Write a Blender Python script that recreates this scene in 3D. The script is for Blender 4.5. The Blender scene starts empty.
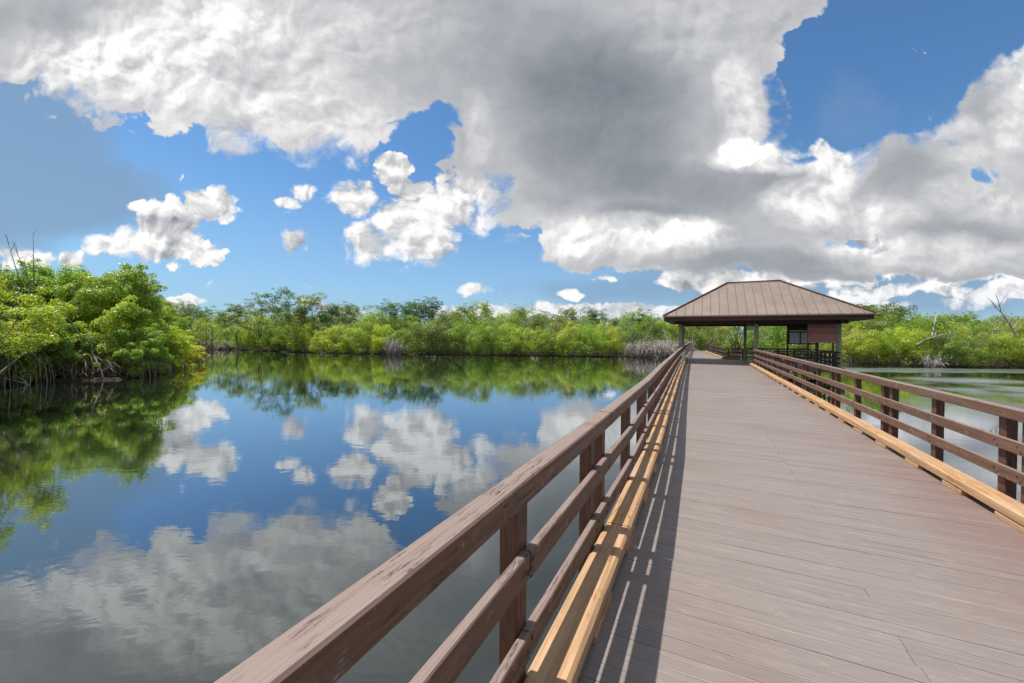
import bpy, bmesh, math, random
import numpy as np
from mathutils import Matrix, Vector, Euler, noise as mnoise

S = bpy.context.scene
COL = S.collection
R = math.radians
F_PX = 398.0
CAM_H = 2.9            # camera above the water
DECK_Z = 0.9           # deck above the water
TH = R(25.75)          # heading of the bridge, to the right of the camera's axis

# ------------------------------------------------------------------ camera
cd = bpy.data.cameras.new('camera')
cam = bpy.data.objects.new('camera', cd)
COL.objects.link(cam)
CAM_ROT = Matrix.Rotation(R(90 - 0.75), 3, 'X') @ Matrix.Rotation(R(0.45), 3, 'Z')
cam.matrix_world = Matrix.Translation((0, 0, CAM_H)) @ CAM_ROT.to_4x4()
cd.sensor_width = 36.0
cd.lens = F_PX / 1024 * 36.0
cd.clip_start = 0.05
cd.clip_end = 5000
S.camera = cam

# ------------------------------------------------------------------ sun
# bridge-local axes: u to the right, v along; per metre of height a shadow moves (+0.43 u, +0.05 v)
SU, SV = -0.43, -0.05                       # towards the sun, per unit height
sun_dir = Vector((SU * math.cos(TH) + SV * math.sin(TH), -SU * math.sin(TH) + SV * math.cos(TH), 1)).normalized()
SUN_EL = math.asin(sun_dir.z)
SUN_AZ = math.atan2(sun_dir.x, sun_dir.y)  # clockwise from +Y
sl = bpy.data.lights.new('sun', 'SUN')
sl.energy = 3.75
sl.angle = R(0.53)
sl.color = (1.0, 0.955, 0.89)
so = bpy.data.objects.new('sun', sl)
so.rotation_euler = sun_dir.to_track_quat('Z', 'Y').to_euler()
so.location = (0, 0, 60)
COL.objects.link(so)

S.view_settings.view_transform = 'Standard'
S.view_settings.look = 'None'
S.view_settings.exposure = 0.58
S.view_settings.gamma = 1.0
S.view_settings.use_curve_mapping = False
S.render.engine = 'CYCLES'
S.cycles.max_bounces = 7
S.cycles.diffuse_bounces = 3
S.cycles.glossy_bounces = 3
S.cycles.transmission_bounces = 3
S.cycles.transparent_max_bounces = 4
S.cycles.caustics_reflective = False
S.cycles.caustics_refractive = False
S.cycles.sample_clamp_indirect = 6
S.cycles.use_denoising = True
S.cycles.adaptive_threshold = 0.02

# ------------------------------------------------------------------ node helpers
class G:
    """tiny expression builder on a node tree"""
    def __init__(self, tree):
        self.t = tree
    def n(self, kind, **kw):
        nd = self.t.nodes.new(kind)
        for k, v in kw.items():
            setattr(nd, k, v)
        return nd
    def put(self, sock, v):
        if isinstance(v, bpy.types.NodeSocket):
            self.t.links.new(v, sock)
        elif v is not None:
            sock.default_value = v
    def m(self, op, a, b=None, c=None, clamp=False):
        nd = self.n('ShaderNodeMath', operation=op, use_clamp=clamp)
        self.put(nd.inputs[0], a)
        if b is not None: self.put(nd.inputs[1], b)
        if c is not None: self.put(nd.inputs[2], c)
        return nd.outputs[0]
    def v(self, op, a, b=None, c=None):
        nd = self.n('ShaderNodeVectorMath', operation=op)
        self.put(nd.inputs[0], a)
        if b is not None: self.put(nd.inputs[1], b)
        if c is not None: self.put(nd.inputs[2], c)
        return nd.outputs['Value'] if op in ('DOT_PRODUCT', 'LENGTH', 'DISTANCE') else nd.outputs[0]
    def noise(self, vec, scale, detail=4, rough=0.5, dist=0.0, lac=2.0, color=False, dim='3D'):
        nd = self.n('ShaderNodeTexNoise', noise_dimensions=dim)
        self.put(nd.inputs['Vector'], vec)
        nd.inputs['Scale'].default_value = scale
        nd.inputs['Detail'].default_value = detail
        nd.inputs['Roughness'].default_value = rough
        nd.inputs['Lacunarity'].default_value = lac
        nd.inputs['Distortion'].default_value = dist
        return nd.outputs['Color' if color else 'Fac']
    def vor(self, vec, scale, detail=0.0, rough=0.5, feature='F1', out='Distance', smooth=0.4, rnd=1.0, dim='3D'):
        nd = self.n('ShaderNodeTexVoronoi', feature=feature, voronoi_dimensions=dim)
        self.put(nd.inputs['Vector'], vec)
        nd.inputs['Scale'].default_value = scale
        if 'Detail' in nd.inputs:
            nd.inputs['Detail'].default_value = detail
            nd.inputs['Roughness'].default_value = rough
        nd.inputs['Randomness'].default_value = rnd
        if feature == 'SMOOTH_F1':
            nd.inputs['Smoothness'].default_value = smooth
        return nd.outputs[out]
    def map(self, x, a, b, c=0.0, d=1.0, smooth=True):
        nd = self.n('ShaderNodeMapRange', interpolation_type='SMOOTHSTEP' if smooth else 'LINEAR', clamp=True)
        self.put(nd.inputs['Value'], x)
        self.put(nd.inputs['From Min'], a); self.put(nd.inputs['From Max'], b)
        self.put(nd.inputs['To Min'], c); self.put(nd.inputs['To Max'], d)
        return nd.outputs[0]
    def mix(self, f, a, b, mode='MIX'):
        nd = self.n('ShaderNodeMix', data_type='RGBA', blend_type=mode, clamp_factor=True)
        self.put(nd.inputs[0], f)
        for s, v in ((nd.inputs[6], a), (nd.inputs[7], b)):
            if isinstance(v, tuple) and len(v) == 3: v = (*v, 1)
            self.put(s, v)
        return nd.outputs[2]
    def ramp(self, f, stops):
        nd = self.n('ShaderNodeValToRGB')
        cr = nd.color_ramp
        while len(cr.elements) < len(stops): cr.elements.new(0.5)
        for e, (p, c) in zip(cr.elements, stops):
            e.position = p; e.color = (*c, 1)
        self.put(nd.inputs[0], f)
        return nd.outputs[0]

# ------------------------------------------------------------------ world: Nishita sky with procedural clouds
def px_ae(x, y):
    d = CAM_ROT @ Vector(((x - 512) / F_PX, (341.5 - y) / F_PX, -1))
    return d.x / d.y, d.z / d.y

def build_world():
    w = bpy.data.worlds.new('World')
    S.world = w
    w.use_nodes = True
    t = w.node_tree
    t.nodes.clear()
    g = G(t)
    tc = g.n('ShaderNodeTexCoord').outputs['Generated']
    D = g.v('NORMALIZE', tc)
    sep = g.n('ShaderNodeSeparateXYZ'); g.put(sep.inputs[0], D)
    dx, dy, dz = sep.outputs
    sky = g.n('ShaderNodeTexSky', sky_type='NISHITA')
    sky.sun_disc = False
    sky.sun_elevation = SUN_EL
    sky.sun_rotation = SUN_AZ
    sky.air_density = 1.0
    sky.dust_density = 0.6
    sky.ozone_density = 2.5
    
    skyc = g.mix(1.0, sky.outputs[0], SKY_TINT, 'MULTIPLY')
    skyc = g.mix(g.map(dz, 0.0, 0.42, 0.50, 0.0), skyc, tuple(CLOUD_K * c for c in HORIZON_COL))   # clear air pales downwards
    # tangent coordinates about +Y
    iy = g.m('DIVIDE', 1.0, g.m('MAXIMUM', dy, 0.12))
    cx = g.n('ShaderNodeCombineXYZ')
    g.put(cx.inputs[0], g.m('MULTIPLY', dx, iy)); g.put(cx.inputs[1], g.m('MULTIPLY', dz, iy))
    q0 = cx.outputs[0]
    # domain warp
    w1 = g.noise(q0, 4.5, 5, 0.58, color=True, dim='2D')
    w1 = g.v('SUBTRACT', w1, (0.5, 0.5, 0.5))
    q = g.v('MULTIPLY_ADD', w1, (0.10, 0.085, 0.0), q0)
    ws = g.n('ShaderNodeSeparateXYZ'); g.put(ws.inputs[0], w1); w1z = ws.outputs[2]
    P = g.v('MULTIPLY', q0, (1.0, 1.25, 1.0))
    puff = g.vor(g.v('MULTIPLY_ADD', w1, (0.16, 0.16, 0), P), 9.0, 3.0, 0.55, 'F1', dim='2D')
    puff2 = g.vor(g.v('ADD', g.v('MULTIPLY_ADD', w1, (0.16, 0.16, 0), P), (-0.016, 0.022, 0)), 9.0, 3.0, 0.55, 'F1', dim='2D')
    fb = g.noise(P, 6.0, 7, 0.56, dim='2D')
    fb2 = g.noise(g.v('ADD', P, (-0.03, 0.04, 0)), 6.0, 7, 0.56, dim='2D')
    def field(blobs, qq, union='MAXIMUM'):
        acc = None
        for b in blobs:
            x, y, rx, ry = b[:4]
            s = b[4] if len(b) > 4 else 1.0
            ax, ay = px_ae(x, y)
            kx, ky = F_PX / rx, F_PX / ry
            e = g.v('MULTIPLY_ADD', qq, (kx, ky, 0), (-ax * kx, -ay * ky, 0))
            f = g.m('SUBTRACT', 1.0, g.v('DOT_PRODUCT', e, e), clamp=True)
            if s != 1.0: f = g.m('MULTIPLY', f, s)
            acc = f if acc is None else g.m(union, acc, f)
        return acc
    big = field(BIG, q)
    hol = field(HOLES, q)
    cum = field(CUM, q)
    soft = field(SOFT, q)
    lt = field(LIGHTS, q, 'ADD')
    dk = field(DARKS, q, 'ADD')
    # elsewhere round the sky: scattered cumulus
    far = g.noise(D, 2.6, 6, 0.55)
    front = g.map(dy, 0.22, 0.42)
    big = g.m('SUBTRACT', big, g.m('MULTIPLY', hol, 1.1))
    nz = g.m('ADD', g.m('MULTIPLY', g.m('SUBTRACT', 0.42, puff), 0.9), g.m('MULTIPLY', g.m('SUBTRACT', fb, 0.5), 1.0))
    hf = g.m('SUBTRACT', g.noise(P, 30.0, 4, 0.6, dim='2D'), 0.5)
    nz = g.m('MULTIPLY_ADD', hf, 0.35, nz)
    fbig = g.m('MULTIPLY_ADD', nz, 0.42, big)
    fcum = g.m('MULTIPLY_ADD', nz, 0.75, cum)
    soft_w = g.map(g.noise(q0, 3.1, 3, 0.5, dim='2D'), 0.35, 0.65, 0.05, 0.34)      # crisp in places, wispy in others
    a_big = g.map(fbig, g.m('MULTIPLY_ADD', soft_w, -0.4, 0.20), g.m('MULTIPLY_ADD', soft_w, 0.8, 0.22))
    a_cum = g.map(fcum, g.m('MULTIPLY_ADD', soft_w, -0.2, 0.10), g.m('MULTIPLY_ADD', soft_w, 1.2, 0.18))
    a_soft = g.m('MULTIPLY', g.map(g.m('MULTIPLY_ADD', g.m('SUBTRACT', fb, 0.5), 0.5, soft), 0.05, 0.75), 0.75)
    # shade of each layer
    emb = g.m('ADD', g.m('MULTIPLY', g.m('SUBTRACT', puff2, puff), 1.1), g.m('MULTIPLY', g.m('SUBTRACT', fb, fb2), 1.6))
    L_big = g.m('ADD', g.m('MULTIPLY_ADD', emb, g.m('MULTIPLY_ADD', lt, 0.40, 0.05, clamp=True), g.m('MULTIPLY_ADD', w1z, 0.22, 0.46)), g.m('SUBTRACT', g.m('MULTIPLY', lt, 0.46), g.m('MULTIPLY', dk, 0.36)))
    rim = g.map(fbig, 0.18, 0.55, 1.0, 0.0)
    L_big = g.m('MULTIPLY_ADD', rim, 0.10, L_big)
    L_cum = g.m('ADD', g.m('MULTIPLY_ADD', emb, 0.7, 0.84), g.m('MULTIPLY', g.map(fcum, 0.4, 1.3), -0.10))
    L_cum = g.m('SUBTRACT', L_cum, g.m('MULTIPLY', dk, 0.3))
    def tone(L):
        return g.ramp(L, CLOUD_RAMP)
    col = skyc
    K = CLOUD_K
    def sc(c, k):
        return g.mix(1.0, c, (k, k, k), 'MULTIPLY')
    col = g.mix(a_soft, col, tuple(K * c for c in SOFT_COL))
    col = g.mix(a_cum, col, sc(tone(L_cum), K))
    col = g.mix(a_big, col, sc(tone(L_big), K))
    # pale air close to the horizon
    hz = g.map(dz, 0.0, 0.13, 0.35, 0.0)
    col = g.mix(hz, col, tuple(K * c for c in HORIZON_COL))
    # rest of the sphere: the same sky with scattered cumulus, blended in where the mapped clouds end
    e_ = g.m('MULTIPLY', dz, iy)
    inside = g.m('MULTIPLY', g.m('MULTIPLY', front, g.map(e_, 1.0, 1.3, 1.0, 0.0)), g.map(dz, -0.05, -0.03))
    up = g.map(dy, -0.1, 0.5)
    gen_a = g.map(g.m('MULTIPLY_ADD', up, 0.08, far), 0.42, 0.55)
    gen = g.mix(gen_a, skyc, sc(tone(g.m('MULTIPLY_ADD', far, -1.3, 1.25)), K))
    gen = g.mix(g.map(dz, 0.0, 0.13, 0.35, 0.0), gen, tuple(K * c for c in HORIZON_COL))
    bgs = []
    for c in (gen, col):
        bg = g.n('ShaderNodeBackground')
        g.put(bg.inputs['Color'], c)
        bg.inputs['Strength'].default_value = 0.1
        bgs.append(bg.outputs[0])
    ms = g.n('ShaderNodeMixShader')
    g.put(ms.inputs[0], inside); t.links.new(bgs[0], ms.inputs[1]); t.links.new(bgs[1], ms.inputs[2])
    out = g.n('ShaderNodeOutputWorld')
    t.links.new(ms.outputs[0], out.inputs['Surface'])
    w.cycles.sampling_method = 'MANUAL'
    w.cycles.sample_map_resolution = 512

SKY_TINT = (0.50, 0.75, 0.91)
CLOUD_K = 9.3
SOFT_COL = (0.165, 0.255, 0.37)
HORIZON_COL = (0.27, 0.40, 0.56)
CLOUD_RAMP = [(0.0, (0.11, 0.13, 0.155)), (0.35, (0.27, 0.285, 0.31)), (0.7, (0.49, 0.49, 0.50)), (1.0, (0.74, 0.73, 0.72))]
BIG = [  # x, y, rx, ry (pixels of the tangent plane), strength
    (60, -40, 260, 150), (200, 20, 260, 140), (330, 60, 190, 118), (270, 90, 110, 85), (60, 30, 160, 75), (450, -20, 260, 150),
    (560, 70, 190, 190), (640, 130, 190, 160), (680, 10, 240, 130), (745, -30, 130, 100), (600, 190, 130, 90), (620, 235, 120, 48),
    (720, 215, 130, 75), (760, 165, 60, 40), (745, 110, 34, 60), (840, 200, 110, 72), (930, 190, 140, 82), (1020, 150, 100, 105), (1060, 100, 80, 70),
    (1000, 220, 140, 60), (820, 262, 130, 22), (960, 262, 150, 22), (700, 258, 80, 20),
]
HOLES = [(980, 177, 20, 10, 0.6), (995, 174, 14, 9, 0.55), (808, 158, 24, 7, 0.2), (864, 243, 26, 12, 0.35), (838, 70, 66, 78, 1.0), (900, 30, 90, 80, 1.2), (885, 95, 90, 40, 1.0), (445, 116, 22, 16, 0.5), (424, 138, 34, 26, 0.5), (395, 152, 26, 18, 0.4), (770, 100, 16, 34, 0.3)]
CUM = [
    (208, 206, 36, 28), (178, 230, 50, 40), (120, 243, 42, 25), (195, 250, 46, 26), (150, 225, 30, 24), (130, 207, 13, 8), (22, 258, 34, 17), (73, 261, 20, 12),
    (305, 191, 26, 13), (285, 203, 22, 9), (293, 243, 20, 19), (355, 200, 36, 25), (450, 208, 64, 48), (378, 247, 50, 28), (428, 240, 56, 42), (405, 225, 44, 36), (398, 172, 30, 24), (388, 158, 16, 14), (415, 190, 34, 22), (470, 188, 48, 28), (412, 210, 30, 34),
    (478, 289, 26, 9), (568, 291, 17, 9), (610, 275, 26, 8), (690, 284, 56, 10), (620, 262, 80, 14), (740, 280, 90, 13), (830, 272, 110, 18), (930, 268, 110, 22), (1000, 262, 90, 26), (900, 288, 120, 10), (870, 255, 80, 16), (60, 120, 14, 4, 0.5), (95, 120, 20, 5, 0.4),
    (480, 312, 60, 12), (560, 311, 70, 12), (625, 313, 60, 13), (700, 312, 60, 10), (160, 300, 60, 9), (330, 309, 50, 8), (890, 302, 50, 9, 0.7), (850, 298, 40, 11, 0.8), (1000, 292, 48, 13, 0.9), (960, 301, 70, 7, 0.6), (1040, 272, 60, 16, 0.8),
    (210, 285, 18, 8, 0.6), (845, 160, 16, 20), (820, 150, 20, 18), (735, 120, 26, 60), (760, 152, 60, 20), (830, 175, 34, 40), (875, 240, 70, 22), (630, 240, 110, 28),
]
SOFT = [(10, 150, 130, 120), (50, 195, 140, 55), (-60, 200, 170, 90, 0.9), (30, 205, 110, 22, 1.0), (760, 285, 220, 30, 0.7), (900, 285, 260, 34, 1.0), (640, 290, 160, 24, 0.6), (850, 110, 60, 50, 0.35)]
LIGHTS = [
    (230, 45, 170, 70, 0.68), (110, 70, 120, 50, 0.68), (330, 130, 110, 60, 0.68), (60, 60, 90, 40, 0.4), (210, 120, 90, 40, 0.5), (150, 20, 90, 40, 0.25), (400, 20, 100, 50, 0.25), (240, 10, 60, 40, 0.35), (550, 232, 60, 32, 0.5), (640, 240, 110, 28, 0.9),
    (760, 155, 60, 22, 1.2), (838, 165, 38, 36, 1.2), (740, 110, 30, 60, 0.8), (800, 205, 40, 30, 0.9), (870, 215, 60, 24, 0.8), (985, 200, 70, 26, 0.6), (990, 150, 60, 40, 0.35), (930, 255, 140, 22, 0.6),
    (950, 125, 40, 14, 0.5), (1015, 90, 30, 60, 0.7), (690, 235, 60, 20, 0.7), (480, 130, 22, 50, 0.4), (720, 30, 120, 60, 0.25), (860, 240, 60, 16, 0.5),
]
DARKS = [
    (600, 110, 100, 90, 0.75), (500, 40, 110, 80, 0.25), (690, 190, 110, 34, 0.55), (200, 60, 90, 18, 0.15), (640, 215, 70, 14, 0.4), (560, 170, 60, 50, 0.3), (600, 60, 120, 60, 0.25), (905, 170, 60, 26, 0.4), (790, 185, 40, 16, 0.35), (60, 20, 140, 30, 0.2), (760, 262, 130, 12, 0.4), (650, 160, 60, 40, 0.3), (960, 235, 120, 12, 0.25), (800, 275, 200, 8, 0.3),
]
build_world()

# ------------------------------------------------------------------ materials
def mat(name, fn):
    m = bpy.data.materials.new(name)
    m.use_nodes = True
    t = m.node_tree
    t.nodes.clear()
    g = G(t)
    out = g.n('ShaderNodeOutputMaterial')
    s = fn(g)
    t.links.new(s, out.inputs['Surface'])
    return m

def bsdf(g, col, rough=0.6, spec=0.4, metal=0.0, normal=None, trans=None):
    p = g.n('ShaderNodeBsdfPrincipled')
    if isinstance(col, tuple): col = (*col[:3], 1)
    g.put(p.inputs['Base Color'], col)
    g.put(p.inputs['Roughness'], rough)
    g.put(p.inputs['Specular IOR Level'], spec)
    g.put(p.inputs['Metallic'], metal)
    if normal is not None: g.put(p.inputs['Normal'], normal)
    return p.outputs[0]

def bump(g, h, dist=0.01, strength=1.0):
    b = g.n('ShaderNodeBump')
    b.inputs['Distance'].default_value = dist
    b.inputs['Strength'].default_value = strength
    g.put(b.inputs['Height'], h)
    return b.outputs[0]

def ocoord(g, scale):
    return g.v('MULTIPLY', g.n('ShaderNodeTexCoord').outputs['Object'], scale)

def island(g):
    return g.n('ShaderNodeNewGeometry').outputs['Random Per Island']

def timber(axis, a, b, crack=(0.05, 0.03, 0.025), rough=0.6, knots=True, worn=0.0, wcol=(0.5, 0.42, 0.36), lit_bleach=None):
    """sawn wood; axis = direction the grain runs in"""
    st = [26.0, 26.0, 26.0]; st[axis] = 1.1
    fine = [150.0, 150.0, 150.0]; fine[axis] = 3.0
    def fn(g):
        rnd = island(g)
        off = g.v('SCALE', (7.3, 5.1, 3.7)); off.node.inputs['Scale'].default_value = 1
        g.put(off.node.inputs['Scale'], g.m('MULTIPLY', rnd, 9.0))
        base = g.v('ADD', g.n('ShaderNodeTexCoord').outputs['Object'], off)
        n1 = g.noise(g.v('MULTIPLY', base, tuple(st)), 1.0, 5, 0.6, dist=0.6)
        n2 = g.noise(g.v('MULTIPLY', base, tuple(fine)), 1.0, 3, 0.6)
        big = g.noise(base, 1.7, 3, 0.6)
        c = g.mix(g.map(n1, 0.3, 0.72), a, b)
        c = g.mix(g.map(n2, 0.45, 0.75, 0.0, 0.35), c, tuple(x * 0.55 for x in a))
        hsv = g.n('ShaderNodeHueSaturation')
        g.put(hsv.inputs['Color'], c)
        g.put(hsv.inputs['Value'], g.m('ADD', g.m('MULTIPLY_ADD', rnd, 0.30, 0.72), g.m('MULTIPLY', big, 0.28)))
        g.put(hsv.inputs['Saturation'], g.m('MULTIPLY_ADD', big, 0.5, 0.75))
        c = hsv.outputs[0]
        ck = [9.0, 9.0, 9.0]; ck[axis] = 0.55
        cr = g.noise(g.v('MULTIPLY', base, tuple(ck)), 3.0, 6, 0.62, dist=0.2)
        crack_f = g.map(g.m('ABSOLUTE', g.m('SUBTRACT', cr, 0.5)), 0.0, 0.012, 1.0, 0.0)
        crack_f = g.m('MULTIPLY', crack_f, g.map(big, 0.48, 0.6))
        c = g.mix(g.m('MULTIPLY', crack_f, 0.8), c, crack)
        if worn:
            wf = g.m('MULTIPLY', g.map(g.noise(base, 9.0, 6, 0.7), 0.56, 0.68), g.map(n2, 0.4, 0.6))
            c = g.mix(g.m('MULTIPLY', wf, worn), c, wcol)
        if lit_bleach:                                   # upper faces weathered paler; lit-top, dark-side contrast painted in too
            nz = g.n('ShaderNodeSeparateXYZ'); g.put(nz.inputs[0], g.n('ShaderNodeNewGeometry').outputs['Normal'])
            wz = g.m('MULTIPLY', g.map(nz.outputs[2], 0.5, 0.95), g.map(n1, 0.15, 0.6, 0.65, 1.0))
            c = g.mix(g.m('MULTIPLY', wz, g.m('SUBTRACT', 1.0, g.m('MULTIPLY', crack_f, 0.85))), c, g.mix(g.map(n2, 0.35, 0.7), lit_bleach, tuple(x * 0.8 for x in lit_bleach)))
        if knots:
            kv = [4.0, 4.0, 4.0]; kv[axis] = 1.5
            k = g.vor(g.v('MULTIPLY', base, tuple(kv)), 1.0)
            c = g.mix(g.map(k, 0.03, 0.1, 0.65, 0.0), c, tuple(x * 0.35 for x in a))
        h = g.m('ADD', g.m('MULTIPLY', n2, 0.4), g.m('SUBTRACT', n1, g.m('MULTIPLY', crack_f, 1.5)))
        return bsdf(g, c, rough, 0.35, normal=bump(g, h, 0.003, 0.8))
    return fn

M = {}
M['rail'] = mat('brown_stained_timber', timber(1, (0.115, 0.060, 0.038), (0.19, 0.110, 0.078), rough=0.62, worn=0.75, wcol=(0.40, 0.32, 0.28), lit_bleach=(0.262, 0.197, 0.170)))
M['rail_x'] = mat('brown_stained_timber_across', timber(0, (0.16, 0.10, 0.08), (0.25, 0.17, 0.14), rough=0.6))
M['post'] = mat('dark_brown_post_timber', timber(2, (0.085, 0.036, 0.021), (0.15, 0.070, 0.045), rough=0.6, worn=0.3, wcol=(0.3, 0.2, 0.16)))
M['kerb'] = mat('yellow_pine_timber', timber(1, (0.36, 0.205, 0.10), (0.55, 0.35, 0.195), crack=(0.2, 0.09, 0.03), rough=0.62, knots=True, worn=0.25, wcol=(0.8, 0.62, 0.4)))
M['dark'] = mat('dark_stain_and_shade_timber', timber(0, (0.045, 0.032, 0.028), (0.08, 0.055, 0.045), rough=0.7, knots=False))
M['screen'] = mat('red_brown_boarding', timber(0, (0.50, 0.19, 0.14), (0.62, 0.27, 0.21), rough=0.6, knots=False))
M['pile'] = mat('green_treated_pile', timber(2, (0.27, 0.27, 0.155), (0.46, 0.46, 0.32), crack=(0.05, 0.05, 0.04), rough=0.8))
M['sunlit_end'] = mat('sunlit_post_end_tone', timber(2, (0.62, 0.55, 0.5), (0.75, 0.7, 0.64), rough=0.8, knots=False))  # pale colour paints in sunlight caught on the post ends

PITCH = 0.139
def deck_fn(g):
    rnd = island(g)
    co = g.n('ShaderNodeTexCoord').outputs['Object']
    off = g.v('SCALE', (3.3, 0.0, 5.7)); g.put(off.node.inputs['Scale'], g.m('MULTIPLY', rnd, 7.0))
    b = g.v('ADD', co, off)
    streak = g.noise(g.v('MULTIPLY', b, (1.6, 55.0, 30.0)), 1.0, 4, 0.62)
    fine = g.noise(g.v('MULTIPLY', b, (8.0, 170.0, 60.0)), 1.0, 3, 0.6)
    wide = g.noise(co, 0.55, 4, 0.55)
    scuff = g.noise(g.v('MULTIPLY', b, (5.0, 16.0, 5.0)), 1.0, 7, 0.72)
    c = g.mix(g.map(streak, 0.3, 0.7), (0.204, 0.170, 0.152), (0.252, 0.217, 0.198))
    c = g.mix(g.map(fine, 0.4, 0.75, 0.0, 0.4), c, (0.17, 0.125, 0.115))
    c = g.mix(g.map(scuff, 0.54, 0.74, 0.0, 0.5), c, (0.36, 0.31, 0.285))
    red = g.m('MULTIPLY', g.map(wide, 0.48, 0.66), 0.5)
    c = g.mix(red, c, (0.21, 0.14, 0.125))
    sx = g.n('ShaderNodeSeparateXYZ'); g.put(sx.inputs[0], co)
    side = g.map(sx.outputs[0], 1.9, 3.0, 0.0, 0.5)          # less trodden, still redder, beside the right kerb
    c = g.mix(g.m('MULTIPLY', side, g.map(wide, 0.3, 0.6)), c, (0.19, 0.115, 0.10))
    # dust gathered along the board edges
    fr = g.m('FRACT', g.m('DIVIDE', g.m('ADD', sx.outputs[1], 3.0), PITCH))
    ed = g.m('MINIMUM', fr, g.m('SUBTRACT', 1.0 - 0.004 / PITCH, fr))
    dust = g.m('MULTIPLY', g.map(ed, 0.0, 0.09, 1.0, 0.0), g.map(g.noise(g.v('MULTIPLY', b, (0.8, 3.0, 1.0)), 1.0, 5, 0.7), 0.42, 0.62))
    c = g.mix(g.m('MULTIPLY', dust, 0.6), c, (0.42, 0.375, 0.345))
    # dark stains
    stn = g.noise(co, 1.3, 7, 0.7, dist=0.4)
    c = g.mix(g.map(stn, 0.60, 0.72, 0.0, 0.35), c, (0.13, 0.10, 0.09))
    # pale grit and specks
    sp = g.vor(co, 26.0)
    dens = g.map(g.noise(co, 2.0, 3, 0.6), 0.5, 0.7)
    c = g.mix(g.m('MULTIPLY', g.map(sp, 0.02, 0.06, 1.0, 0.0), g.m('MULTIPLY', dens, 0.6)), c, (0.6, 0.55, 0.5))
    hsv = g.n('ShaderNodeHueSaturation')
    g.put(hsv.inputs['Color'], c); g.put(hsv.inputs['Value'], g.m('MULTIPLY_ADD', rnd, 0.08, 0.95))
    h = g.m('ADD', streak, g.m('MULTIPLY', fine, 0.7))
    return bsdf(g, hsv.outputs[0], g.m('MULTIPLY_ADD', scuff, 0.2, 0.42), 0.45, normal=bump(g, h, 0.0022, 0.7))
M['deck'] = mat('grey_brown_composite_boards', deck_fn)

def roof_fn(g):
    co = g.n('ShaderNodeTexCoord').outputs['Object']
    n = g.noise(co, 0.9, 4, 0.6)
    n2 = g.noise(g.v('MULTIPLY', co, (6.0, 1.2, 1.2)), 1.0, 4, 0.65)
    c = g.mix(g.map(n, 0.3, 0.7), (0.25, 0.195, 0.16), (0.30, 0.24, 0.20))
    c = g.mix(g.map(n2, 0.5, 0.8, 0.0, 0.4), c, (0.24, 0.185, 0.15))
    return bsdf(g, c, 0.42, 0.5, 0.25)
M['roof'] = mat('taupe_standing_seam_metal', roof_fn)
M['trim'] = mat('brown_metal_trim', lambda g: bsdf(g, g.mix(g.noise(ocoord(g, (2, 2, 2)), 1.0, 4), (0.10, 0.048, 0.032), (0.15, 0.078, 0.055)), 0.75, 0.2))
M['seam'] = mat('brown_seam_metal', lambda g: bsdf(g, g.mix(g.noise(ocoord(g, (3, 3, 3)), 1.0, 4), (0.19, 0.13, 0.10), (0.24, 0.175, 0.14)), 0.75, 0.2))
M['bolt'] = mat('galvanised_bolt', lambda g: bsdf(g, g.mix(g.noise(ocoord(g, (90, 90, 90)), 1.0, 2), (0.10, 0.08, 0.07), (0.24, 0.22, 0.2)), 0.5, 0.5, 0.7))
def paper_fn(g):
    co = ocoord(g, (1, 1, 1))
    blocks = g.noise(g.v('MULTIPLY', co, (7.0, 7.0, 9.0)), 1.0, 1, 0.5)
    return bsdf(g, g.mix(g.map(blocks, 0.66, 0.70, 0, 1), (0.86, 0.85, 0.80), (0.40, 0.42, 0.38)), 0.5, 0.5)
M['paper'] = mat('printed_notice', paper_fn)

def leaf_fn(g):
    oc = g.n('ShaderNodeObjectInfo').outputs['Color']
    rnd = island(g)
    r2 = g.m('FRACT', g.m('MULTIPLY', rnd, 7.77))
    hsv = g.n('ShaderNodeHueSaturation')
    g.put(hsv.inputs['Color'], oc)
    g.put(hsv.inputs['Hue'], g.m('MULTIPLY_ADD', r2, 0.035, 0.482))
    g.put(hsv.inputs['Value'], g.m('MULTIPLY_ADD', rnd, 0.75, 0.62))
    g.put(hsv.inputs['Saturation'], g.m('MULTIPLY_ADD', r2, 0.25, 0.85))
    c = g.mix(g.map(rnd, 0.975, 0.98, 0.0, 0.7), hsv.outputs[0], (0.42, 0.30, 0.05))
    p = bsdf(g, c, 0.42, 0.45)
    tr = g.n('ShaderNodeBsdfTranslucent')
    g.put(tr.inputs[0], g.mix(1.0, c, (1.95, 2.05, 0.6), 'MULTIPLY'))
    ms = g.n('ShaderNodeMixShader'); ms.inputs[0].default_value = 0.40
    g.t.links.new(p, ms.inputs[1]); g.t.links.new(tr.outputs[0], ms.inputs[2])
    return ms.outputs[0]
M['leaf'] = mat('mangrove_leaves', leaf_fn)
def bark_fn(a, b):
    def fn(g):
        co = g.n('ShaderNodeTexCoord').outputs['Object']
        n = g.noise(g.v('MULTIPLY', co, (6, 6, 2)), 1.0, 5, 0.65)
        return bsdf(g, g.mix(g.map(n, 0.3, 0.7), a, b), 0.85, 0.2, normal=bump(g, n, 0.02, 0.6))
    return fn
M['bark'] = mat('grey_mangrove_bark', bark_fn((0.13, 0.10, 0.075), (0.34, 0.29, 0.23)))
M['root'] = mat('wet_prop_root_bark', bark_fn((0.14, 0.10, 0.075), (0.36, 0.29, 0.22)))
M['dead'] = mat('bleached_dead_wood', bark_fn((0.30, 0.26, 0.22), (0.58, 0.53, 0.47)))

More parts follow.
